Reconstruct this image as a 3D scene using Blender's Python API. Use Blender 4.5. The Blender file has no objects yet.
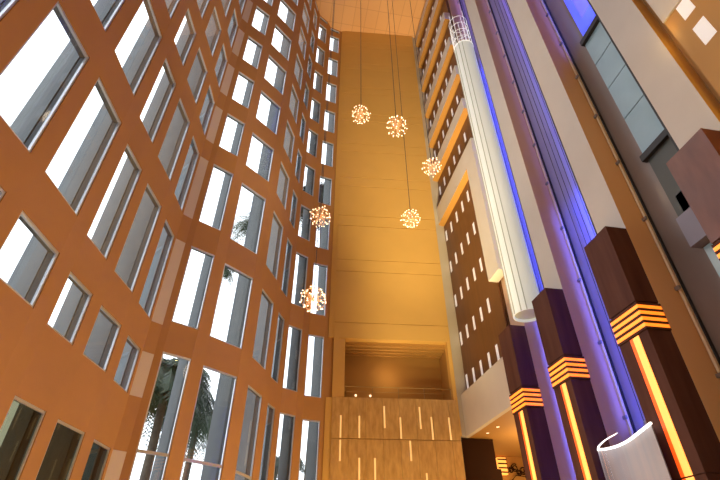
import bpy, bmesh, math, random
from mathutils import Vector, Matrix
random.seed(7)
S = bpy.context.scene
COL = S.collection
PI = math.pi

# ------------------------------------------------------------------ materials
def mat(name, col, rough=.6, metal=0., emit=None, estr=0., noise=0., nscale=3., stretch=(1, 1, 1), col2=None, bump=0., coat=0., spec=.5):
    m = bpy.data.materials.new(name); m.use_nodes = True
    nt = m.node_tree; b = nt.nodes['Principled BSDF']
    b.inputs['Base Color'].default_value = (*col, 1)
    b.inputs['Roughness'].default_value = rough
    b.inputs['Metallic'].default_value = metal
    b.inputs['Specular IOR Level'].default_value = spec
    if coat: b.inputs['Coat Weight'].default_value = coat; b.inputs['Coat Roughness'].default_value = .15
    if emit:
        b.inputs['Emission Color'].default_value = (*emit, 1); b.inputs['Emission Strength'].default_value = estr
    if noise or col2:
        tc = nt.nodes.new('ShaderNodeTexCoord'); mp = nt.nodes.new('ShaderNodeMapping'); mp.inputs['Scale'].default_value = stretch
        n = nt.nodes.new('ShaderNodeTexNoise'); n.inputs['Scale'].default_value = nscale; n.inputs['Detail'].default_value = 5
        r = nt.nodes.new('ShaderNodeValToRGB'); c2 = col2 or tuple(c * (1 - noise) for c in col)
        r.color_ramp.elements[0].position = .3; r.color_ramp.elements[1].position = .7
        r.color_ramp.elements[0].color = (*c2, 1); r.color_ramp.elements[1].color = (*col, 1)
        L = nt.links.new
        L(tc.outputs['Object'], mp.inputs['Vector']); L(mp.outputs['Vector'], n.inputs['Vector'])
        L(n.outputs['Fac'], r.inputs['Fac']); L(r.outputs['Color'], b.inputs['Base Color'])
        if bump:
            bp = nt.nodes.new('ShaderNodeBump'); bp.inputs['Strength'].default_value = bump
            L(n.outputs['Fac'], bp.inputs['Height']); L(bp.outputs['Normal'], b.inputs['Normal'])
    return m

def glass(name, tint, refl=.12):
    m = bpy.data.materials.new(name); m.use_nodes = True
    nt = m.node_tree; nt.nodes.clear()
    o = nt.nodes.new('ShaderNodeOutputMaterial'); t = nt.nodes.new('ShaderNodeBsdfTransparent'); g = nt.nodes.new('ShaderNodeBsdfGlossy')
    mx = nt.nodes.new('ShaderNodeMixShader'); lw = nt.nodes.new('ShaderNodeLayerWeight'); lw.inputs['Blend'].default_value = .5
    f = nt.nodes.new('ShaderNodeMath'); f.operation = 'POWER'; f.inputs[1].default_value = 4
    nt.links.new(lw.outputs['Facing'], f.inputs[0])
    a = nt.nodes.new('ShaderNodeMath'); a.operation = 'MULTIPLY_ADD'; a.inputs[1].default_value = .6; a.inputs[2].default_value = refl
    t.inputs['Color'].default_value = (*tint, 1); g.inputs['Roughness'].default_value = .02; g.inputs['Color'].default_value = (.85, .9, 1, 1)
    L = nt.links.new
    L(f.outputs[0], a.inputs[0]); L(a.outputs[0], mx.inputs[0]); L(t.outputs[0], mx.inputs[1]); L(g.outputs[0], mx.inputs[2]); L(mx.outputs[0], o.inputs[0])
    return m

M = {}
M['orange'] = mat('orange_plaster', (.48, .25, .088), .75, noise=.08, nscale=.9, bump=.02)
M['amber'] = mat('amber_plaster', (.68, .42, .125), .7, noise=.06, nscale=.6)
M['grey_concrete'] = mat('grey_render', (.17, .185, .195), .85, noise=.15, nscale=2)
M['reveal'] = mat('dark_grey_reveal', (.11, .12, .13), .8)
M['brownback'] = mat('brown_shaft_back', (.19, .145, .125), .3, noise=.15, nscale=.5, coat=.2)
M['alu'] = mat('aluminium', (.62, .64, .70), .35, .6)
M['darkframe'] = mat('dark_aluminium', (.10, .11, .12), .5, .3)
M['beige'] = mat('beige_plaster', (.62, .57, .52), .7, noise=.05, nscale=1.)
M['corner'] = mat('pale_panel', (.66, .58, .50), .5)
M['soffit'] = mat('amber_lit_soffit', (.42, .215, .05), .6)
M['gold'] = mat('warm_lit_shaft_side', (.85, .50, .11), .6)  # shaft side with warm light put into its colour
M['ceiling'] = mat('ceiling_panels', (.72, .42, .20), .7)
M['wood'] = mat('brown_veneer', (.12, .05, .036), .6, col2=(.08, .030, .023), nscale=1.2, stretch=(3, 3, .35), spec=.1)
M['redwood'] = mat('red_brown_veneer', (.19, .066, .042), .34, col2=(.11, .036, .024), nscale=1.1, stretch=(2.5, 2.5, .8), coat=.15)
M['darkwood'] = mat('dark_wood_panelling', (.16, .06, .02), .4, col2=(.12, .045, .015), nscale=2, stretch=(3, 3, .3))
M['block'] = mat('very_dark_wood', (.030, .011, .004), .7, spec=.08)
M['slotlight'] = mat('white_slot_light', (.7, .68, .68), .4, emit=(1, .93, .92), estr=.33)
M['warmslot'] = mat('warm_slot_light', (.8, .6, .3), .4, emit=(1, .62, .22), estr=.6)
M['veneer'] = mat('figured_gold_veneer', (.66, .42, .16), .4, col2=(.48, .28, .09), nscale=2.2, stretch=(3.2, 3.2, .9), coat=.2)
M['brass'] = mat('brass', (.35, .24, .10), .3, .8)
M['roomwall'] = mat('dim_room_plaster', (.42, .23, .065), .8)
M['shaftside'] = mat('shaft_side_plaster', (.66, .44, .30), .6)
M['shaftback'] = mat('shaft_back_panel', (.26, .25, .46), .35, noise=.2, nscale=.5, stretch=(2, 2, .2), coat=.3)  # blue in the base colour adds to the blue lamp light
M['rail'] = mat('cream_steel', (.80, .66, .45), .4, .1)
M['black'] = mat('black_steel', (.015, .015, .02), .5)
M['steel'] = mat('grey_steel', (.35, .35, .38), .35, .7)
M['teal'] = mat('teal_glass_panel', (.30, .46, .55), .2, noise=.15, nscale=.6, coat=.4)
M['tube'] = mat('lift_trail_glow', (.66, .68, .64), .3, emit=(.92, 1, .93), estr=.32)  # glow of the lift's light trail, given to a solid tube
M['traildim'] = mat('lift_trail_soft_glow', (.45, .45, .40), .3, emit=(.9, .95, .8), estr=.05)
M['crystal'] = mat('sparkling_glass_rod', (.85, .85, .85), .15, emit=(1, 1, .92), estr=.6)
M['liftcab'] = mat('lift_panel_reflections', (.60, .55, .58), .5, col2=(.50, .50, .56), nscale=1.6, stretch=(3, 3, .05))  # pink and blue-grey streaks stand in for reflections on the car
M['ringlight'] = mat('white_rim_light', (1, 1, 1), .4, emit=(1, .98, .95), estr=2.2)
M['amberlight'] = mat('amber_light_louvre', (1, .5, .1), .4, emit=(1, .20, .010), estr=1.5)
M['striplight'] = mat('gold_strip_light', (1, .6, .2), .4, emit=(1, .36, .06), estr=1.5)
M['redlight'] = mat('red_orange_strip_light', (1, .2, .02), .4, emit=(1, .07, .004), estr=.9)
M['bulb'] = mat('warm_bulb', (1, .9, .7), .4, emit=(1, .68, .42), estr=1.9)
M['rod'] = mat('copper_wire', (.75, .42, .22), .3, .7)
M['floor'] = mat('lobby_stone', (.55, .38, .22), .3, noise=.2, nscale=1)
M['ground'] = mat('grey_ground', (.25, .26, .24), .9, noise=.2, nscale=.3)
M['leaf'] = mat('palm_leaf', (.045, .09, .035), .5, noise=.5, nscale=2)
M['leafdark'] = mat('dark_leaf', (.02, .04, .02), .6, noise=.4, nscale=2)
M['trunk'] = mat('palm_bark', (.16, .13, .10), .9, noise=.4, nscale=6)
M['glass'] = glass('window_glass', (.93, .95, .96), .02)
M['darkglass'] = glass('dark_glass', (.33, .34, .27), .05)  # lets less through, for the lowest near panes
M['liftglass'] = glass('lift_glass', (.95, .95, .98), .03)
M['bluelamp'] = mat('blue_neon', (.1, .15, 1), .4, emit=(.10, .14, 1), estr=2.0)

# ceiling panels: square joints drawn by a brick texture (the surface's own pattern)
def ceiling_pattern():
    nt = M['ceiling'].node_tree; b = nt.nodes['Principled BSDF']
    tc = nt.nodes.new('ShaderNodeTexCoord'); br = nt.nodes.new('ShaderNodeTexBrick')
    br.offset = 0; br.inputs['Scale'].default_value = 1.0; br.inputs['Mortar Size'].default_value = .03
    br.inputs['Brick Width'].default_value = 1.0; br.inputs['Row Height'].default_value = 1.6
    br.inputs['Color1'].default_value = (.72, .42, .20, 1); br.inputs['Color2'].default_value = (.68, .39, .18, 1); br.inputs['Mortar'].default_value = (.58, .32, .15, 1)
    nt.links.new(tc.outputs['Object'], br.inputs['Vector']); nt.links.new(br.outputs['Color'], b.inputs['Base Color'])
ceiling_pattern()

# ------------------------------------------------------------------ mesh helpers
def box(bm, x0, x1, y0, y1, z0, z1, mi=0):
    v = [bm.verts.new(p) for p in ((x0, y0, z0), (x1, y0, z0), (x1, y1, z0), (x0, y1, z0), (x0, y0, z1), (x1, y0, z1), (x1, y1, z1), (x0, y1, z1))]
    fs = []
    for f in ((3, 2, 1, 0), (4, 5, 6, 7), (0, 1, 5, 4), (1, 2, 6, 5), (2, 3, 7, 6), (3, 0, 4, 7)):
        q = bm.faces.new([v[i] for i in f]); q.material_index = mi; fs.append(q)
    return fs
def prism(bm, pts, z0, z1, mi=0):
    a = [bm.verts.new((x, y, z0)) for x, y in pts]; b = [bm.verts.new((x, y, z1)) for x, y in pts]
    n = len(pts); fs = [bm.faces.new(a[::-1]), bm.faces.new(b)]
    for i in range(n): fs.append(bm.faces.new((a[i], a[(i + 1) % n], b[(i + 1) % n], b[i])))
    for f in fs: f.material_index = mi
    return fs
def tube(bm, pts, r, n=6, r1=None, closed=False):
    pts = [Vector(p) for p in pts]; N = len(pts); rings = []
    for i, p in enumerate(pts):
        if closed: d = pts[(i + 1) % N] - pts[i - 1]
        else: d = (pts[min(i + 1, N - 1)] - pts[max(i - 1, 0)])
        d.normalize(); u = d.cross(Vector((0, 0, 1)))
        if u.length < .05: u = d.cross(Vector((1, 0, 0)))
        u.normalize(); w = d.cross(u); rr = r if r1 is None else r + (r1 - r) * i / max(1, N - 1)
        rings.append([bm.verts.new(p + (u * math.cos(2 * PI * k / n) + w * math.sin(2 * PI * k / n)) * rr) for k in range(n)])
    for i in range(N if closed else N - 1):
        A, B = rings[i], rings[(i + 1) % N]
        for k in range(n): bm.faces.new((A[k], A[(k + 1) % n], B[(k + 1) % n], B[k]))
    if not closed: bm.faces.new(rings[0][::-1]); bm.faces.new(rings[-1])
def arcshell(bm, cx, cy, r, a0, a1, z0, z1, t=.03, n=24):
    P = [(cx + r * math.cos(a0 + (a1 - a0) * i / n), cy + r * math.sin(a0 + (a1 - a0) * i / n)) for i in range(n + 1)]
    Q = [(cx + (r - t) * math.cos(a0 + (a1 - a0) * i / n), cy + (r - t) * math.sin(a0 + (a1 - a0) * i / n)) for i in range(n + 1)]
    for i in range(n): prism(bm, [P[i], P[i + 1], Q[i + 1], Q[i]], z0, z1)
def obj(name, bm, m, parent=None, smooth=False, label=None, cat=None, group=None, kind=None):
    bmesh.ops.recalc_face_normals(bm, faces=bm.faces[:])
    me = bpy.data.meshes.new(name); bm.to_mesh(me); bm.free()
    for x in (m if isinstance(m, (list, tuple)) else [m]): me.materials.append(x)
    if smooth:
        for p in me.polygons: p.use_smooth = True
    o = bpy.data.objects.new(name, me); COL.objects.link(o)
    if parent: o.parent = parent; o.matrix_parent_inverse = Matrix.Translation(-parent.location) if parent.type == 'EMPTY' and not parent.parent else Matrix()
    tag(o, label, cat, group, kind); return o
def tag(o, label=None, cat=None, group=None, kind=None):
    for k, v in (('label', label), ('category', cat), ('group', group), ('kind', kind)):
        if v: o[k] = v
def empty(name, loc, label, cat, group=None, kind=None):
    o = bpy.data.objects.new(name, None); COL.objects.link(o); o.location = loc; o.empty_display_size = .2
    tag(o, label, cat, group, kind); return o
def B(): return bmesh.new()
def boxes(*bs):
    bm = B()
    for b in bs: box(bm, *b)
    return bm

ZC = 40.6                                    # atrium ceiling height

# ------------------------------------------------------------------ left serpentine window wall
# (kind, x, y) : the segment that STARTS at this plan point; W = window column, P = pier, S = pale strip
plan = [
 ('P', 2.46, 21.62), ('W', 1.94, 21.50), ('P', 1.12, 21.30), ('W', .80, 20.85), ('P', .10, 20.40),
 ('W', -.10, 19.92), ('P', -.42, 19.15), ('W', -.64, 18.40), ('P', -1.16, 17.12), ('W', -1.52, 16.42), ('P', -2.60, 15.45),
 ('W', -2.93, 15.0), ('P', -3.74, 14.50), ('S', -3.95, 14.42), ('P', -4.25, 14.18), ('W', -4.27, 14.05), ('P', -4.41, 13.03),
 ('W', -4.45, 12.45), ('P', -4.68, 11.29), ('W', -4.74, 10.78), ('P', -4.93, 9.72), ('W', -4.93, 9.02), ('P', -5.13, 7.60),
 ('W', -5.22, 7.13), ('P', -5.48, 5.81), ('W', -5.55, 5.25), ('P', -5.70, 3.95), ('W', -5.80, 3.40), ('P', -5.90, 2.00),
 ('W', -5.92, 1.40), ('P', -5.95, 0.0), ('E', -5.95, -5.0)]
pts = [Vector((p[1], p[2])) for p in plan]
T = .24; SK = .035
outs = []
for i, p in enumerate(pts):
    ns = []
    for a, b in ((i - 1, i), (i, i + 1)):
        if a >= 0 and b < len(pts):
            d = (pts[b] - pts[a]).normalized(); ns.append(Vector((d.y, -d.x)))   # wall runs towards the camera: outward side
    n = ns[0] + (ns[1] if len(ns) > 1 else ns[0]); n.normalize()
    outs.append(p + n * T / max(.7, n.dot(ns[0])))
# outward must point away from the hall (towards -x / +y)
if (outs[20] - pts[20]).x > 0: outs = [p - (o - p) for p, o in zip(pts, outs)]
tops = [11.45, 15.45] + [15.45 + 3.25 * k for k in range(1, 8)]
UP = [(12.63, 15.78)] + [(16.84 + 3.37 * k, 19.15 + 3.37 * k) for k in range(7)] + [(40.1, 40.5)]
FAR = [(.35, 7.38), (8.40, 11.48)] + UP
NEAR = [(.35, 4.42), (5.88, 7.22), (8.22, 11.50)] + UP
WHITE = {}                                    # how far each column's outer fin stands back from the view out
cols = [i for i, p in enumerate(plan) if p[0] == 'W']
wf = [.45, .35, .02, .05, .55, .66, .04, .14, .34, .46, .60, .7, .75, .8]
mids = [p + (o - p) * (SK / T) for p, o in zip(pts, outs)]
bm = B()
for i in range(len(plan) - 1):
    quad = [tuple(pts[i]), tuple(pts[i + 1]), tuple(mids[i + 1]), tuple(mids[i])]
    quad2 = [tuple(mids[i]), tuple(mids[i + 1]), tuple(outs[i + 1]), tuple(outs[i])]
    k = plan[i][0]
    if k in 'PE': prism(bm, quad, -.0, ZC + .3); prism(bm, quad2, 0, ZC + .3, 1)
    else:
        rows = FAR if i < 12 else NEAR
        if k == 'S':
            prism(bm, quad2, 0, ZC + .3, 1)
        z = 0
        for a, b in rows:
            prism(bm, quad, z, a); prism(bm, quad2, z, a, 1); z = b
        prism(bm, quad, z, ZC + .3); prism(bm, quad2, z, ZC + .3, 1)
wall = obj('wall_left', bm, [M['orange'], M['reveal']], label='tall wavy orange window wall along one side of the atrium', cat='wall', kind='structure')
# pale strip panels set in the inside corner of the wall
i = [k for k, p in enumerate(plan) if p[0] == 'S'][0]
n = 0
for a, b in NEAR:
    bm = B(); p, q = pts[i] * .985 + outs[i] * .015, pts[i + 1] * .985 + outs[i + 1] * .015
    p2, q2 = mids[i], mids[i + 1]
    prism(bm, [tuple(p), tuple(q), tuple(q2), tuple(p2)], a + .003, b - .003); n += 1
    obj('trim_%d' % n, bm, M['corner'], label='pale recessed strip in the inside corner of the window wall at window row %d' % n, cat='trim', kind='structure')

CAM = Vector((0, 0, 1.6))
wn = 0
ordn = ['first', 'second', 'third', 'fourth', 'fifth', 'sixth', 'seventh', 'eighth', 'ninth', 'tenth', 'eleventh', 'twelfth', 'thirteenth', 'fourteenth']
for ci, i in enumerate(cols):
    p, q = pts[i], pts[i + 1]              # p is the far/right jamb, q the near/left jamb
    op, oq = outs[i], outs[i + 1]
    rows = FAR if i < 12 else NEAR
    d = (q - p); w = d.length; d.normalize(); nrm = Vector((d.y, -d.x))
    if nrm.dot(op - p) < 0: nrm = -nrm
    def lp(s, t, z): r = p + d * s + nrm * t; return (r.x, r.y, z)
    sh = .5                                 # taper of the reveals from the mitred corners is ignored: frame fits the smaller width
    for ri, (z0, z1) in enumerate(rows):
        wn += 1; fr = .045; g0, g1 = .022, .08
        def seg(bm, s0, s1, t0, t1, a, b): prism(bm, [lp(s0, t0, 0)[:2], lp(s1, t0, 0)[:2], lp(s1, t1, 0)[:2], lp(s0, t1, 0)[:2]], a, b)
        bm = B()
        seg(bm, 0, fr, g0, g1, z0, z1); seg(bm, w - fr, w, g0, g1, z0, z1)
        seg(bm, fr, w - fr, g0, g1, z0, z0 + fr); seg(bm, fr, w - fr, g0, g1, z1 - .06, z1)
        tall = z1 - z0 > 5
        if tall: seg(bm, fr, w - fr, g0 - .02, g1, 4.44, 4.52)
        desc = 'tall two-pane' if tall else 'clear'
        o = obj('window_%d' % wn, bm, M['alu'], label='%s window, row %d up, %s column from the back corner of the wavy wall' % (desc, ri + 1, ordn[ci]), cat='window', kind='structure')
        bm = B()
        if tall: seg(bm, fr, w - fr, .055, .063, z0 + fr, 4.44); seg(bm, fr, w - fr, .055, .063, 4.52, z1 - .06)
        else: seg(bm, fr, w - fr, .055, .063, z0 + fr, z1 - .06)
        obj('pane', bm, M['darkglass'] if (i > 12 and ri == 0) else M['glass'], o)
    # outer fin of this column: from the far jamb to a point in line with the wanted open share of the view
    P0 = p + d * -0.02 + nrm * .25
    u = Vector(lp(w * (1 - wf[ci]), .08, 0)[:2]); ray = (u - CAM.xy).normalized()
    dep = .85 if ci not in (6, 7, 8) else .6
    tt = (P0.dot(nrm) + dep - .0 - u.dot(nrm)) / max(.15, ray.dot(nrm)); tip = u + ray * tt
    e = (tip - P0).normalized(); pn = Vector((e.y, -e.x)) * .04
    bm = B(); prism(bm, [tuple(P0 + pn), tuple(tip + pn), tuple(tip - pn), tuple(P0 - pn)], 0, ZC)
    n += 1
    obj('trim_%d' % n, bm, M['grey_concrete'], label='grey outer fin beside the %s window column from the back corner' % ordn[ci], cat='fin', kind='structure')

# ------------------------------------------------------------------ floor, ceiling, shell behind the viewer
obj('floor', boxes((-6.4, 24, -5.4, 25, -.2, 0)), M['floor'], label='polished stone lobby floor', cat='floor', kind='structure')
bm = B(); prism(bm, [(-6.4, -5.4), (14, -5.4), (14, 25), (2.2, 25), (2.2, 22), (1, 22), (-.6, 21), (-1.2, 19), (-3, 17), (-4.8, 15), (-6.4, 8)], ZC, ZC + .3)
obj('ceiling', bm, M['ceiling'], label='high copper-coloured panelled atrium ceiling', cat='ceiling', kind='structure')
obj('wall_front', boxes((-6.4, 14, -5.4, -5.0, 0, ZC)), M['amber'], label='plain amber wall closing the atrium behind the viewer', cat='wall', kind='structure')

# ------------------------------------------------------------------ back wall
O = Vector((2.44, 21.40)); E_ = Vector((8.30, 20.87)); ex = (E_ - O).normalized(); ny = Vector((-ex.y, ex.x))
def bw(s0, s1, t0, t1):                       # plan quad on the back wall, s along it, t into it
    return [tuple(O + ex * s0 + ny * t0), tuple(O + ex * s1 + ny * t0), tuple(O + ex * s1 + ny * t1), tuple(O + ex * s0 + ny * t1)]
LW = (E_ - O).length
bm = B()
zs = [11.42, 12.29] + [z for k in range(9) for z in (15.43 + 3.25 * k, 16.22 + 3.25 * k) if z < 40] + [ZC]
prism(bm, bw(-.3, LW + .06, .05, .5), 11.46, ZC); prism(bm, bw(LW - .02, LW + .06, .0, .5), 6.86, 11.46)
for a, b in zip(zs[:-1], zs[1:]): prism(bm, bw(-.02, LW + .06, 0, .05), a + (.02 if a > 12 else 0), b - .02)
prism(bm, bw(-.02, .22, 0, .5), 8.46, 11.42); prism(bm, bw(.22, .56, .06, .5), 8.46, 11.42); prism(bm, bw(5.77, LW, .03, .5), 8.46, 11.42)
prism(bm, bw(-.3, LW, .06, .5), 0, 8.46)
obj('wall_back', bm, M['amber'], label='tall smooth amber end wall with paired horizontal joints', cat='wall', kind='structure')
# return pier beside the guest floors
bm = B(); prism(bm, [(8.37, 20.91), (9.09, 21.14), (9.09, 21.6), (8.37, 21.5)], 6.86, ZC)
obj('trim_40', bm, M['beige'], label='narrow pale pier between the amber end wall and the dark slotted panelling', cat='trim', kind='structure')
# room behind the opening
bm = B()
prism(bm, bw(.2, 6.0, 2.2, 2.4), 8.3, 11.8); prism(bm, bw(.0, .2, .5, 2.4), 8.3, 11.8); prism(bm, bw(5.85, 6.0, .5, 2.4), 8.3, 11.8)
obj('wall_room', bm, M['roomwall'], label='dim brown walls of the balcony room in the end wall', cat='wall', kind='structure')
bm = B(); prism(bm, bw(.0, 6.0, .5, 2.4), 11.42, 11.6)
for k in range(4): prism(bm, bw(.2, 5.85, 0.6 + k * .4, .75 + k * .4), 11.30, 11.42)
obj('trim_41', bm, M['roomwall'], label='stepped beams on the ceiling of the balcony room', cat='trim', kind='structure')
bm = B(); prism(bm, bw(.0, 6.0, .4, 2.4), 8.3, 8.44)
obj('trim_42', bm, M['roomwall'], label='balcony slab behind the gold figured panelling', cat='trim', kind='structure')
# balcony railing
loc = O + ex * 3.1 + ny * .15
r = empty('balcony_railing', (loc.x, loc.y, 8.46), 'thin brass balcony railing above the gold panelling in the end wall', 'railing')
def bwt(s, t, z): v = O + ex * s + ny * t; return (v.x, v.y, z)
bm = B(); tube(bm, [bwt(.6, .15, 9.02), bwt(5.72, .15, 9.02)], .022); obj('top_rail', bm, M['brass'], r)
bm = B(); tube(bm, [bwt(.6, .15, 8.78), bwt(5.72, .15, 8.78)], .011); obj('lower_rail', bm, M['brass'], r)
for s in (.62, 1.9, 3.15, 4.4, 5.68):
    bm = B(); tube(bm, [bwt(s, .15, 8.46), bwt(s, .15, 9.02)], .02); obj('post', bm, M['brass'], r)
for s in (1.25, 2.0):
    v = bwt(s, 2.08, 9.22)
    e = empty('wall_sconce', v, 'small glowing wall lamp in the balcony room, the one nearer the %s' % ('window wall' if s < 1.5 else 'middle of the opening'), 'lamp', 'lamps in the balcony room')
    bm = B(); bmesh.ops.create_uvsphere(bm, u_segments=12, v_segments=8, radius=.06, matrix=Matrix.Translation(v)); obj('bulb', bm, M['bulb'], e, True)
    bm = B(); tube(bm, [v, bwt(s, 2.2, 9.2)], .03); obj('bracket', bm, M['brass'], e)
# gold figured panelling with light slots
t = empty('gold_wall_panelling', bwt(2.9, 0, 0), 'gold figured veneer panelling with slim lit slots below the balcony', 'wall panelling')
ed = [0, .78, 1.56, 2.34, 3.12, 3.9, 4.68, 5.46, LW]
bm = B()
for z0, z1 in ((0, 3.3), (3.32, 6.62), (6.65, 8.46)):
    for a, b in zip(ed[:-1], ed[1:]): prism(bm, bw(a + .006, b - .006, 0, .045), z0, z1)
obj('veneer_boards', bm, M['veneer'], t)
def sof(x): return (x - 2.44) / ex.x
for x, z0, z1 in ((2.86, 6.67, 7.63), (2.86, 5.72, 6.58), (3.70, 6.67, 7.63), (4.85, 7.12, 8.09), (5.58, 6.68, 7.6), (6.50, 7.11, 8.09), (7.02, 6.66, 7.65), (7.84, 6.66, 7.65),
                  (5.97, 5.77, 6.6), (3.70, 5.0, 5.86), (4.38, 5.0, 5.86), (5.2, 3.9, 4.8), (6.6, 4.4, 5.3)):
    bm = B(); s = sof(x); prism(bm, bw(s - .035, s + .035, -.012, .02), z0, z1); obj('light_slot', bm, M['warmslot'], t)

# ------------------------------------------------------------------ guest floors (right, beyond the lifts)
YW0, YW1 = 15.06, 21.06
def slot_panel(z0, z1, rows, label, ys=(17.25, 18.12, 19.05, 19.98, 20.86), y0=16.1, y1=21.1, hw=.10, grp='dark slotted wall panels on the guest floors'):
    e = empty('wood_wall_panel', (9.0, (y0 + y1) / 2, z0), label, 'wall panel', grp)
    obj('panelling', boxes((8.98, 9.06, y0, y1, z0, z1)), M['darkwood'], e)
    for a, b in rows:
        for y in ys: obj('light_slot', boxes((8.968, 8.985, y - hw, y + hw, a, b)), M['slotlight'], e)
slot_panel(8.75, 19.2, [(9.04, 9.74), (11.3, 12.0), (13.52, 14.22), (15.75, 16.45), (17.98, 18.68)], 'tall dark brown wall panel with five rows of white light slots above the beige balcony front')
bands = [(19.2, 20.5), (23.0, 23.95), (26.28, 27.2), (29.55, 30.45), (32.8, 33.7), (36.05, 36.95), (39.25, 40.15)]
for k, (a, b) in enumerate(bands):
    bm = boxes((8.6, 9.06, YW0, YW1, a, b))
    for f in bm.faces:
        if f.normal.z < -.5 or f.calc_center_median().z < a + .01: f.material_index = 1  # amber underside colour stands in for warm light from within
    obj('trim_%d' % (50 + k), bm, [M['beige'], M['soffit']], label='beige floor band with warm light coloured into its underside, number %d up the guest floors' % (k + 1), cat='trim', kind='structure')
    if k < 6: slot_panel(b, bands[k + 1][0], [(b + 1.2, b + 1.85)], 'dark brown slotted panel of the %s gallery above the tall dark panel' % ordn[k], ys=(16.3, 17.25, 18.12, 19.05, 19.98, 20.86), y0=15.06)
obj('wall_right', boxes((9.1, 9.4, 16.1, 21.4, 8.6, ZC), (9.1, 9.14, 15.06, 16.1, 19.3, ZC)), M['darkwood'], label='dark wall carrying the guest floor panels', cat='wall', kind='structure')
# beige parapet and beige vertical wall beside the lift light trail
obj('trim_60', boxes((8.6, 8.8, 15.75, 21.15, 6.85, 8.75)), M['beige'], label='deep beige balcony front below the dark slotted panel', cat='trim', kind='structure')
bm = boxes((8.6, 9.06, 15.06, 16.12, 12.2, 19.2)); obj('trim_61', bm, M['beige'], label='beige vertical wall strip between the guest floors and the lift light trail', cat='trim', kind='structure')
obj('trim_62', boxes((9.7, 9.9, 15.0, 16.9, 8.75, 12.2)), M['soffit'], label='amber lit recess wall beside the lift light trail above the first pillar', cat='trim', kind='structure')

# lobby under the guest floors
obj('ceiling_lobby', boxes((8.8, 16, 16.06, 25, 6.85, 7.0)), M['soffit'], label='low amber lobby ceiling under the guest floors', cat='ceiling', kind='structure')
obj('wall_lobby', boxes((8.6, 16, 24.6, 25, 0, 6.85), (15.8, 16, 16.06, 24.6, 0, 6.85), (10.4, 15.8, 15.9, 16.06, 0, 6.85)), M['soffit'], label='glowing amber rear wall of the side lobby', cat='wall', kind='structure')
k = 0
for x, y in ((9.28, 20.13), (9.31, 19.1), (10.6, 18.6)):
    e = empty('ceiling_downlight', (x, y, 6.85), 'small round downlight in the low lobby ceiling, %s' % ['nearer the dark screen', 'nearer the pillars', 'deeper in the lobby'][k], 'lamp', 'lobby downlights'); k += 1
    bm = B(); bmesh.ops.create_cone(bm, cap_ends=True, segments=16, radius1=.06, radius2=.06, depth=.02, matrix=Matrix.Translation((x, y, 6.838))); obj('lens', bm, M['bulb'], e)
    bm = B(); tube(bm, [(x + .085 * math.cos(a * PI / 8), y + .085 * math.sin(a * PI / 8), 6.84) for a in range(16)], .012, 5, closed=True); obj('rim', bm, M['brass'], e)
e = empty('lobby_screen', (9.2, 21.4, 0), 'very dark wooden screen wall beside the gold panelling', 'screen')
obj('main_board', boxes((8.42, 9.95, 21.15, 22.0, 0, 6.83)), M['block'], e)
obj('side_board', boxes((9.96, 10.15, 21.2, 21.9, 0, 5.6)), M['block'], e)
e = empty('louvred_lamp', (11.8, 24.4, 5.95), 'small amber louvred wall lamp beyond the dark screen', 'lamp')
obj('diffuser', boxes((11.55, 12.0, 24.35, 24.58, 5.95, 6.75)), M['striplight'], e)
for k in range(4):
    obj('louvre', boxes((11.53, 12.02, 24.3, 24.35, 6.02 + k * .2, 6.08 + k * .2)), M['block'], e)
bm = B()
for k in range(5):
    cx, cz, rr = 12.3 + .22 * k, 6.2 + .12 * math.sin(k * 2.1) - .1 * (k == 4), .16 + .05 * (k % 2)
    tube(bm, [(cx + rr * (1 - a / 30) * math.cos(a * .5 + k), 24.55, cz + rr * (1 - a / 30) * math.sin(a * .5 + k)) for a in range(22)], (.03), 5)
tube(bm, [(12.1, 24.5, 5.6), (12.5, 24.5, 5.95), (13.0, 24.5, 5.9), (13.3, 24.5, 5.5)], .02, 5)
obj('wall_scroll', bm, M['block'], label='dark scrolled metal ornament on the amber lobby wall', cat='ornament')

# ------------------------------------------------------------------ lift wall: piers, shafts
FR, BK, ZP = 9.15, 10.0, 9.56
piers = [(16.0, 15.0), (13.12, 12.15), (9.79, 8.73), (6.30, 5.21)]
for k, (yf, yn) in enumerate(piers):
    if k: # beige column above / behind the pillar
        bm = boxes((FR, BK + .3, yn, yf, 0, ZC))
        for f in bm.faces:
            c = f.calc_center_median()
            if abs(c.y - yn) < .01 or abs(c.y - yf) < .01: f.material_index = 1
        obj('trim_%d' % (70 + k), bm, [M['beige'], M['shaftside'] if k < 2 else M['gold'] if k == 3 else mat('lit_shaft_side', (.82, .50, .24), .6)], label='tall beige wall strip above the %s pillar counting from the end wall' % ordn[k], cat='trim', kind='structure')  # nearer side faces are brighter copies, warm light put into their colour
obj('trim_74', boxes((FR + .01, BK + .3, 15.0, 16.05, 0, ZC)), M['shaftside'], label='side wall of the lift shaft behind the lift light trail', cat='trim', kind='structure')
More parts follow.
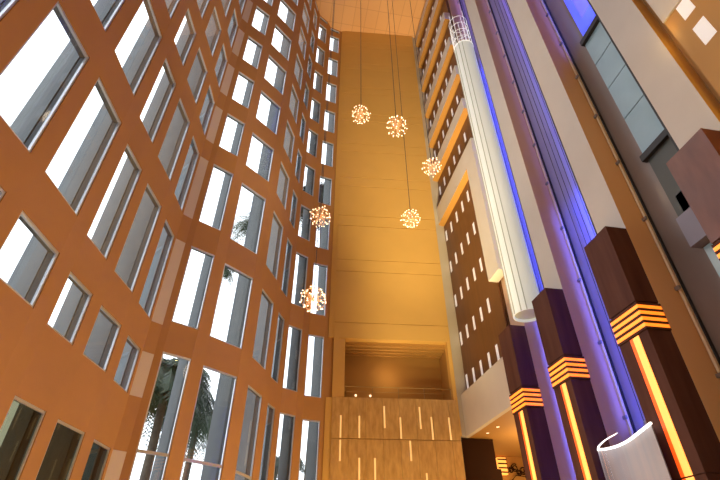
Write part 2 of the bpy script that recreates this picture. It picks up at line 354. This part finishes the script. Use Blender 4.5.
for k in range(3):
    a, b = piers[k + 1][0], piers[k][1]
    obj('wall_shaft_%d' % (k + 1), boxes((BK, BK + .3, a, b, 0, ZC)), M['brownback'] if k == 2 else M['shaftback'], label='back wall of the %s lift shaft counting from the end wall' % ordn[k], cat='wall', kind='structure')
    # guide rail at the far corner
    y = b - .06
    e = empty('guide_rail', (BK - .12, y, 0), 'cream steel guide rail in the %s lift shaft from the end wall' % ordn[k], 'rail', 'lift guide rails')
    obj('channel', boxes((BK - .14, BK - .07, y - .05, y + .02, 0, ZC - .02)), M['rail'], e)
    obj('black_strip', boxes((BK - .07, BK - .002, y - .09, y - .05, 0, ZC - .02)), M['black'], e)  # solid black strip beside the channel
    for j in range(16):
        z = 3 + j * 2.3
        obj('bracket', boxes((BK - .2, BK - .14, y - .09, y + .05, z, z + .09)), M['steel'], e)
    # black edge trunking on the near side
    obj('cable_duct', boxes((FR + .0, FR + .06, a + .003, a + .06, ZP if k == 5 else 0, ZC - .02)), M['black'], label='thin black cable duct on the near edge of the %s lift shaft' % ordn[k], cat='duct', group='black ducts beside the lift shafts')
# vertical ribs on shaft back
for k, lst in enumerate(([.5, .9, 1.3], [.35, .6, .85, 1.1, 1.35, 1.6], [])):
    a = piers[k + 1][0]
    for s in lst:
        bm = B(); tube(bm, [(BK - .18, a + s, 0.0), (BK - .18, a + s, ZC - .1)], .012, 5)
        obj('lift_cable', bm, M['black'], label='thin black hoist cable in the %s lift shaft from the end wall' % ordn[k], cat='cable', group='hoist cables of the %s lift' % ordn[k])

# pillars
where = ['farthest pillar, next to the beige balcony front', 'second pillar from the end wall, below the lift light trail', 'third pillar, between the glass lift and the blank shaft', 'nearest pillar, cut by the picture edge']
for k, (yf, yn) in enumerate(piers):
    xf = 8.5
    t = empty('lobby_pillar', (8.8, (yf + yn) / 2, 0), 'glossy brown wood pillar, ' + where[k], 'pillar', 'wood pillars with amber light bands', kind='thing')
    xb = 8.59 if k == 0 else FR - .004
    bm = B()
    for z0, z1 in ((0, 3.3), (3.32, 6.42), (7.2, ZP)): box(bm, xf, xb, yn, yf, z0, z1)
    box(bm, xf + .03, xb, yn + .03, yf - .03, 3.2, 7.3)
    if k == 0:
        for z0, z1 in ((0, 3.3), (3.32, 6.42), (7.2, ZP)): box(bm, 8.59, FR, yn, yf - .3, z0, z1)
        box(bm, 8.59, FR - .01, yn + .03, yf - .34, 3.2, 7.3)
    obj('cladding', bm, M['redwood'] if k == 3 else M['wood'], t)
    xe = FR - .004
    for j in range(4):
        z = 6.50 + j * .165
        bm = B(); box(bm, xf - .022, xe, yn - .022, yf + .0, z - .003, z + .083); obj('light_louvre', bm, M['amberlight'], t)
    for j in range(5):
        z = 6.42 + j * .165
        bm = B(); box(bm, xf - .034, xe, yn - .034, yf + .0, z + .01, z + .065); obj('wood_louvre', bm, M['wood'], t)
    w = yf - yn; ys = yn + w * .30
    for z0, z1 in ((.2, 3.295), (3.325, 6.40)):
        obj('light_strip', boxes((xf - .015, xf + .01, ys, ys + w * .20, z0, z1)), M['striplight'], t, label='gold light strip')
        obj('light_strip', boxes((xf - .014, xf + .01, ys + w * .20, ys + w * .30, z0, z1)), M['redlight'], t, label='red-orange light strip')

# moving lift's light trail as a solid tube (between pillars one and two)
cy1, cx1, R1 = 14.05, 8.84, .56
t = empty('lift_light_trail', (cx1, cy1, 9.5), 'white light trail of a moving lift, built as a tall glowing tube between the first two pillars', 'lift')
bm = B(); arcshell(bm, cx1, cy1, R1, 0, PI * 2, 9.5, 27.4, .04, 40); obj('trail_shell', bm, M['tube'], t)
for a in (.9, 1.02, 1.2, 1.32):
    bm = B(); x, y = cx1 + (R1 + .01) * math.cos(PI * a), cy1 + (R1 + .01) * math.sin(PI * a); tube(bm, [(x, y, 9.5), (x, y, 27.4)], .018, 6); obj('trail_streak', bm, M['traildim'], t)
bm = B(); tube(bm, [(cx1 + R1 * math.cos(a), cy1 + R1 * math.sin(a), 27.42) for a in [PI * j / 16 for j in range(32)]], .03, 6, closed=True); obj('trail_top_ring', bm, M['crystal'], t)
bm = B(); prism(bm, [(cx1 + (R1 - .05) * math.cos(PI * (.5 + j / 20)), cy1 + (R1 - .05) * math.sin(PI * (.5 + j / 20))) for j in range(40)], 9.6, 9.7); obj('underside', bm, M['traildim'], t)
bm = B(); tube(bm, [(9.72, 14.42, 0), (9.72, 14.42, 27.4)], .035, 6); obj('guide_post', bm, M['black'], t)
obj('guide_arm', boxes((9.36, 9.74, 14.35, 14.45, 12.0, 12.2)), M['steel'], t); obj('guide_arm', boxes((9.36, 9.74, 14.35, 14.45, 22.0, 22.2)), M['steel'], t)
for j in range(15):
    a = PI * 2 * j / 15; x, y = cx1 + R1 * math.cos(a), cy1 + R1 * math.sin(a)
    bm = B(); tube(bm, [(x, y, 27.5), (x, y, 30.2 + .8 * math.sin(j * 1.7))], .014, 5); obj('crystal_rod', bm, M['crystal'], t)
for j in range(4):
    bm = B(); z = 28 + j * .75; tube(bm, [(cx1 + R1 * math.cos(a), cy1 + R1 * math.sin(a), z) for a in [PI * q / 12 for q in range(24)]], .010, 5, closed=True); obj('rod_ring', bm, M['crystal'], t)

# glass lift (between pillars two and three)
cy2, cx2, R2 = 10.97, 9.2, 1.0
t = empty('glass_lift', (cx2, cy2, 0), 'round glass lift car with reflections put into its colour and a bright white rim between the second and third pillars', 'lift')
def curve(pp, n=8):                     # smooth plan curve through points
    out = []
    for i in range(len(pp) - 1):
        p0, p1, p2, p3 = [Vector(pp[max(0, min(len(pp) - 1, k))]) for k in (i - 1, i, i + 1, i + 2)]
        for q in range(n):
            u = q / n; out.append(.5 * ((2 * p1) + (p2 - p0) * u + (2 * p0 - 5 * p1 + 4 * p2 - p3) * u * u + (3 * p1 - p0 - 3 * p2 + p3) * u ** 3))
    return out + [Vector(pp[-1])]
back = curve([(8.62, 11.98), (8.80, 11.86), (8.88, 11.45), (8.80, 10.95), (8.64, 10.45), (8.45, 9.9), (8.28, 9.40)])
front = curve([(8.62, 11.98), (8.40, 11.6), (8.17, 10.95), (8.05, 10.3)])
bm = B(); n_ = len(back); va = []
for z in (.02, 4.38): va.append([bm.verts.new((v.x, v.y, z)) for v in back]); va.append([bm.verts.new((v.x - .03, v.y - .006, z)) for v in back])
for i in range(n_ - 1):
    for a_, b_ in ((0, 2), (1, 3), (0, 1), (2, 3)): bm.faces.new((va[a_][i], va[a_][i + 1], va[b_][i + 1], va[b_][i]))
obj('car_shell', bm, M['liftcab'], t, True)
bm = B(); tube(bm, [(v.x - .02, v.y, 4.42) for v in back], .032, 8); obj('rim_light', bm, M['ringlight'], t, True)
bm = B(); tube(bm, [(v.x, v.y, 4.42) for v in front], .026, 8, .008); obj('rim_light', bm, M['ringlight'], t, True)
bm = B(); n_ = len(front); va = []
for z in (.02, 4.38): va.append([bm.verts.new((v.x, v.y, z)) for v in front])
for i in range(n_ - 1): bm.faces.new((va[0][i], va[0][i + 1], va[1][i + 1], va[1][i]))
obj('curved_glass', bm, glass('lift_curved_glass', (.96, .95, .97), 0), t, True)
bm = B(); box(bm, 9.5, 9.7, cy2 - .3, cy2 + .3, 4.45, 4.7); box(bm, 9.62, 9.7, cy2 - .2, cy2 + .2, 4.7, 5.0); obj('hoist_frame', bm, M['steel'], t)

# glazing stack in the third shaft
t = empty('shaft_glazing', (9.9, 7.3, 0), 'stack of teal glass panels running up the shaft beside the nearest pillar', 'glazing')
xg = BK - .05
for z0, z1 in ((0, 8.2), (9.2, 9.9), (11.75, 13.4), (13.44, 15.0), (15.04, 16.4), (16.44, 17.7)):
    obj('teal_pane', boxes((xg, BK - .002, 6.31, 7.85 if z0 > 11 else 7.6, z0, z1)), M['teal'], t)
obj('dark_panel', boxes((xg, BK - .002, 6.31, 7.8, 9.2, 11.5)), mat('dark_shaft_panel', (.05, .055, .05), .4), t)
obj('purple_box', boxes((xg - .25, BK - .002, 6.8, 7.7, 8.25, 9.15)), mat('violet_grey_box', (.22, .2, .26), .4), t)
obj('upper_ledge', boxes((xg - .12, BK - .002, 6.31, 7.9, 17.72, 17.95)), M['black'], t)
obj('lower_ledge', boxes((xg - .12, BK - .002, 6.31, 7.9, 11.5, 11.72)), M['black'], t)
obj('blue_glow_surround', boxes((xg, BK - .002, 6.31, 6.8, 18.0, ZC - .1), (xg, BK - .002, 7.45, 7.75, 18.0, ZC - .1), (xg, BK - .002, 6.8, 7.45, 18.0, 18.9)), mat('blue_glow_panel', (.12, .16, .7), .3, emit=(.05, .09, 1), estr=.5), t)  # blue shaft light put into the colour and glow of the surround
obj('dark_pane', boxes((xg + .01, BK - .002, 6.8, 7.45, 18.9, ZC - .1)), M['shaftback'], t)

# nearer guest floors above the nearest pillar
slot_panel(9.7, 13.36, [(11.64, 12.34), (12.76, 13.33)], 'amber lit wall panel with square white lights above the nearest pillar', ys=(4.23, 3.42, 2.6), y0=-4.9, y1=4.80, hw=.17, grp='wall panels near the viewer')
for o in bpy.data.objects:
    if o.name.startswith('wood_wall_panel') and o.get('group') == 'wall panels near the viewer':
        for c in o.children:
            if c.name.startswith('panelling'): c.data.materials[0] = M['soffit']
bm = boxes((8.93, 9.06, -4.9, 4.80, 13.36, 15.6)); obj('trim_80', bm, M['beige'], label='beige floor band above the square white lights', cat='trim', kind='structure')
obj('wall_near', boxes((9.1, 9.5, -5.0, 4.80, 0, ZC), (9.5, 9.7, 4.8, 5.18, 0, ZC)), M['soffit'], label='amber wall beside the nearest lift shaft', cat='wall', kind='structure')

# ------------------------------------------------------------------ chandeliers
rnd = random.Random(3)
def fib(n):
    out = []
    for i in range(n):
        z = 1 - 2 * (i + .5) / n; r = math.sqrt(1 - z * z); a = i * 2.399963
        out.append(Vector((r * math.cos(a), r * math.sin(a), z)))
    return out
bm = B(); bmesh.ops.create_icosphere(bm, subdivisions=1, radius=.024)
bulb_me = bpy.data.meshes.new('bulb'); bm.to_mesh(bulb_me); bm.free(); bulb_me.materials.append(M['bulb'])
where = ['hanging highest, in front of the middle of the end wall', 'hanging beside the highest one, towards the guest floors', 'in front of the guest floors beside the beige bands',
         'hanging lower than its neighbours before the end wall', 'before the windows near the back corner', 'lowest of all, before the back corner windows']
for k, (az, tn, dh, R) in enumerate(((10.14, 1.273, 12., .40), (16.9, 1.207, 11.5, .42), (22.47, 1.0, 13., .39), (18.1, .808, 14.5, .40), (3.57, .82, 14., .43), (3.36, .556, 12.5, .42))):
    a = math.radians(az); x, y, z = dh * math.sin(a), dh * math.cos(a), 1.6 + tn * dh
    t = empty('globe_chandelier', (x, y, z), 'sparkling globe chandelier, ' + where[k], 'chandelier', 'globe chandeliers')
    c = Vector((x, y, z)); ds = fib(54); rr = []
    bm = B()
    for d in ds:
        dd = (d + Vector((rnd.uniform(-.12, .12), rnd.uniform(-.12, .12), rnd.uniform(-.12, .12)))).normalized(); q = R * rnd.uniform(.8, 1.04); rr.append(dd * q)
        tube(bm, [c + dd * .05, c + dd * q], .004, 4)
    for j in range(3):
        ax = Matrix.Rotation(j * PI / 3, 3, 'Z') @ Matrix.Rotation(PI / 2, 3, 'X')
        tube(bm, [c + ax @ Vector((R * .92 * math.cos(q * PI / 16), R * .92 * math.sin(q * PI / 16), 0)) for q in range(32)], .006, 4, closed=True)
    obj('wire_globe', bm, M['rod'], t)
    bm = B(); bmesh.ops.create_icosphere(bm, subdivisions=2, radius=.06, matrix=Matrix.Translation(c)); obj('core', bm, M['rod'], t, True)
    bm = B(); tube(bm, [c + Vector((0, 0, .05)), (x, y, ZC)], .013, 5); obj('cable', bm, M['black'], t)
    for v in rr:
        o = bpy.data.objects.new('bulb', bulb_me); COL.objects.link(o); o.parent = t; o.location = v
    L = bpy.data.lights.new('chandelier_light', 'POINT'); L.energy = 40; L.color = (1, .72, .42); L.shadow_soft_size = R
    lo = bpy.data.objects.new('chandelier_light', L); COL.objects.link(lo); lo.parent = t; lo['kind'] = 'helper' if False else 'thing'
    del lo['kind']

# ------------------------------------------------------------------ outdoors: ground and palms
obj('ground', boxes((-90, 40, -40, 110, -.45, -.25)), M['ground'], label='paved ground outside the windows', cat='ground', kind='structure')
def palm(x, y, h, n, L, label, seed, m='leaf', droop=1.0):
    rn = random.Random(seed)
    t = empty('palm_tree', (x, y, -.25), label, 'tree', 'palms outside the windows')
    bm = B(); bend = rn.uniform(-.4, .4)
    tube(bm, [(x + bend * math.sin(PI * q / 12), y, -.25 + (h + .25) * q / 12) for q in range(13)], .24, 10, .15); obj('trunk', bm, M['trunk'], t, True)
    bm = B()
    for i in range(n):
        a = i * 2.4 + rn.uniform(-.2, .2); up = rn.uniform(-.2, 1.1); ln = L * rn.uniform(.8, 1.1)
        H = Vector((math.cos(a), math.sin(a), 0)); pp = []
        for q in range(15):
            s = q / 14; pp.append(Vector((x, y, h)) + H * ln * (s * math.cos(up * .8) - .12 * s * s) + Vector((0, 0, 1)) * ln * (up * .62 * s - droop * .78 * s * s * (1.1 - .3 * up)))
        tube(bm, pp, .03, 4, .008)
        side = H.cross(Vector((0, 0, 1)))
        for q in range(1, 14):
            for sub in (0, .5):
                s = (q + sub) / 14
                base = pp[q].lerp(pp[q + 1], sub); tg = (pp[q + 1] - pp[q]).normalized()
                lw = L * .26 * math.sin(PI * min(1, s * .9 + .1)) + .08
                for sg in (-1, 1):
                    e = base + side * sg * lw * .8 + tg * lw * .45 - Vector((0, 0, lw * rn.uniform(.25, .75)))
                    wv = tg * .035
                    f = [bm.verts.new(base - wv), bm.verts.new(base + wv), bm.verts.new(e + wv * .3), bm.verts.new(e - wv * .3)]; bm.faces.new(f)
    obj('fronds', bm, M[m], t)
def pol(az, d): a = math.radians(az); return d * math.sin(a), d * math.cos(a)
P = [(-13.1, 21.5, 8.9, 150, 2.9, 'bushy palm with a dense dark crown outside the first bay of tall windows', 'leaf'),
     (-8.9, 28.5, 9.0, 34, 3.0, 'slim palm with arching fronds outside the wide tall window', 'leaf'),
     (-6.7, 33, 27.0, 22, 2.9, 'tall palm whose crown shows through the third window row', 'leaf'),
     (-9.7, 38.5, 25.4, 18, 2.2, 'palm with a middling crown showing through the second window row', 'leaf'),
     (0.6, 31, 7.6, 24, 2.6, 'small palm low down outside the narrow back corner windows', 'leafdark'),
     (3.6, 35, 33.0, 230, 3.8, 'very tall dark palm right behind the back corner windows', 'leafdark')]
for k, (az, d, h, n_, L, lab, m) in enumerate(P):
    x, y = pol(az, d); palm(x, y, h, n_, L, lab, 10 + k, m)

# ------------------------------------------------------------------ lights
def light(kind, name, loc, energy, color, size=.3, rot=None, spot=None, sy=None):
    L = bpy.data.lights.new(name, kind); L.energy = energy; L.color = color
    if kind in ('POINT', 'SPOT'): L.shadow_soft_size = size
    if kind == 'AREA':
        L.size = size
        if sy: L.shape = 'RECTANGLE'; L.size_y = sy
    if kind == 'SPOT': L.spot_size = spot or 1.2; L.spot_blend = .6
    o = bpy.data.objects.new(name, L); COL.objects.link(o); o.location = loc
    if rot is not None: o.rotation_euler = rot
    return o
def aim(o, tgt): o.rotation_euler = (Vector(tgt) - o.location).to_track_quat('-Z', 'Y').to_euler()
WARM = (1, .66, .34)
# unseen warm fill lamps added near the floor to brighten the atrium
for x, y, e in ((-3.5, 4, 100), (-2.5, 9, 100), (2, 14, 230), (3, 3, 140), (5.2, 17, 200)):
    light('POINT', 'lobby_fill', (x, y, .5), e, WARM, .4)
for x, y, z, e in ((3.8, 17.5, 1.0, 300), (6.0, 18.0, 1.0, 130), (1.2, 14.0, .8, 90)):
    light('POINT', 'lobby_fill', (x, y, z), e, (1, .76, .30), .4)
def fill_spot(loc, tgt, e, ang, col=(1, .70, .36)):
    o = light('SPOT', 'wall_fill', loc, e, col, .4, spot=ang); o.data.spot_blend = 1; aim(o, tgt)  # unseen spots added to brighten walls and ceiling
fill_spot((4.0, 12, 1.0), (7.3, 21, 14), 8000, .62, (1, .78, .34))
fill_spot((4.6, 11, 1.0), (7.6, 21, 25), 19000, .65, (1, .77, .36))
fill_spot((5.5, 14, 1.0), (7.8, 20.5, 40.6), 16000, .5, (1, .72, .34))
fill_spot((2, 10, 1.0), (3.5, 15, 40.6), 17000, 1.0, (1, .74, .46))
fill_spot((3.0, 2.0, .6), (-4.5, 13, 12), 1500, 1.6, WARM)
light('POINT', 'lobby_lamp', (11.5, 19.5, 5.6), 260, (1, .68, .32), .3)
light('POINT', 'lobby_lamp', (12.2, 22.5, 4.0), 160, (1, .68, .32), .3)
light('POINT', 'room_lamp', bwt(2.9, 1.3, 10.2), 34, (1, .66, .3), .3)
light('POINT', 'recess_lamp', (9.3, 15.6, 10.6), 1.5, (1, .62, .25), .1)
# unseen fill lamps added to brighten the gallery near the viewer
light('POINT', 'gallery_fill', (7.6, 3.0, 9.5), 90, (1, .66, .28), .3)
light('POINT', 'gallery_fill', (8.7, 4.9, 13.0), 6, (1, .66, .24), .05)
light('POINT', 'gallery_fill', (7.6, 3.2, 13.5), 45, (1, .66, .28), .2)
# blue strip lamps hidden behind the near corner of each shaft, facing its back wall
def strip(x, y, z0, z1, e, col):
    o = light('AREA', 'shaft_strip_lamp', (x, y, (z0 + z1) / 2), e, col, .12, sy=z1 - z0); o.rotation_euler = (0, -PI / 2 - .3, PI * .0)
    d = Vector((.45, .90, 0)).normalized(); o.data.spread = math.radians(58); o.rotation_euler = d.to_track_quat('-Z', 'Y').to_euler(); return o
BL = (.07, .11, 1)
strip(9.55, 13.2, .5, 12, 380, BL); strip(9.55, 13.2, 12, 27, 500, BL)
strip(9.55, 9.9, .5, 13, 380, (.08, .11, 1)); strip(9.55, 9.9, 13, 30, 90, (.14, .13, 1))
strip(9.55, 6.45, 18.3, 34, 220, BL); strip(9.55, 13.2, 28, 40, 90, (.25, .18, 1)); strip(9.55, 9.9, 22, 40, 30, (.3, .2, .8))
light('POINT', 'lift_car_lamp', (8.45, 10.6, 1.2), 16, (1, .88, .92), .1)
W = bpy.data.worlds.new('overcast_sky'); S.world = W; W.use_nodes = True
bg = W.node_tree.nodes['Background']; bg.inputs['Color'].default_value = (.93, .96, 1, 1); bg.inputs['Strength'].default_value = 3.0

# ------------------------------------------------------------------ camera
f = 458.; vx, vy = 260., 580.
pitch = math.atan2(vy - 240, f); yaw = math.atan2(360 - vx, math.hypot(f, vy - 240))
cd = bpy.data.cameras.new('camera'); cam = bpy.data.objects.new('camera', cd); COL.objects.link(cam)
cd.sensor_width = 36; cd.lens = f / 720 * 36; cd.clip_start = .05; cd.clip_end = 500
cam.location = CAM; cam.rotation_euler = (PI / 2 + pitch, 0, -yaw); S.camera = cam
S.view_settings.view_transform = 'Standard'; S.view_settings.look = 'None'; S.view_settings.gamma = 1; S.view_settings.use_curve_mapping = False
S.view_settings.exposure = 0.0
S.cycles.use_denoising = True
S.cycles.max_bounces = 8; S.cycles.transparent_max_bounces = 16; S.cycles.sample_clamp_indirect = 4; S.cycles.caustics_reflective = False; S.cycles.caustics_refractive = False
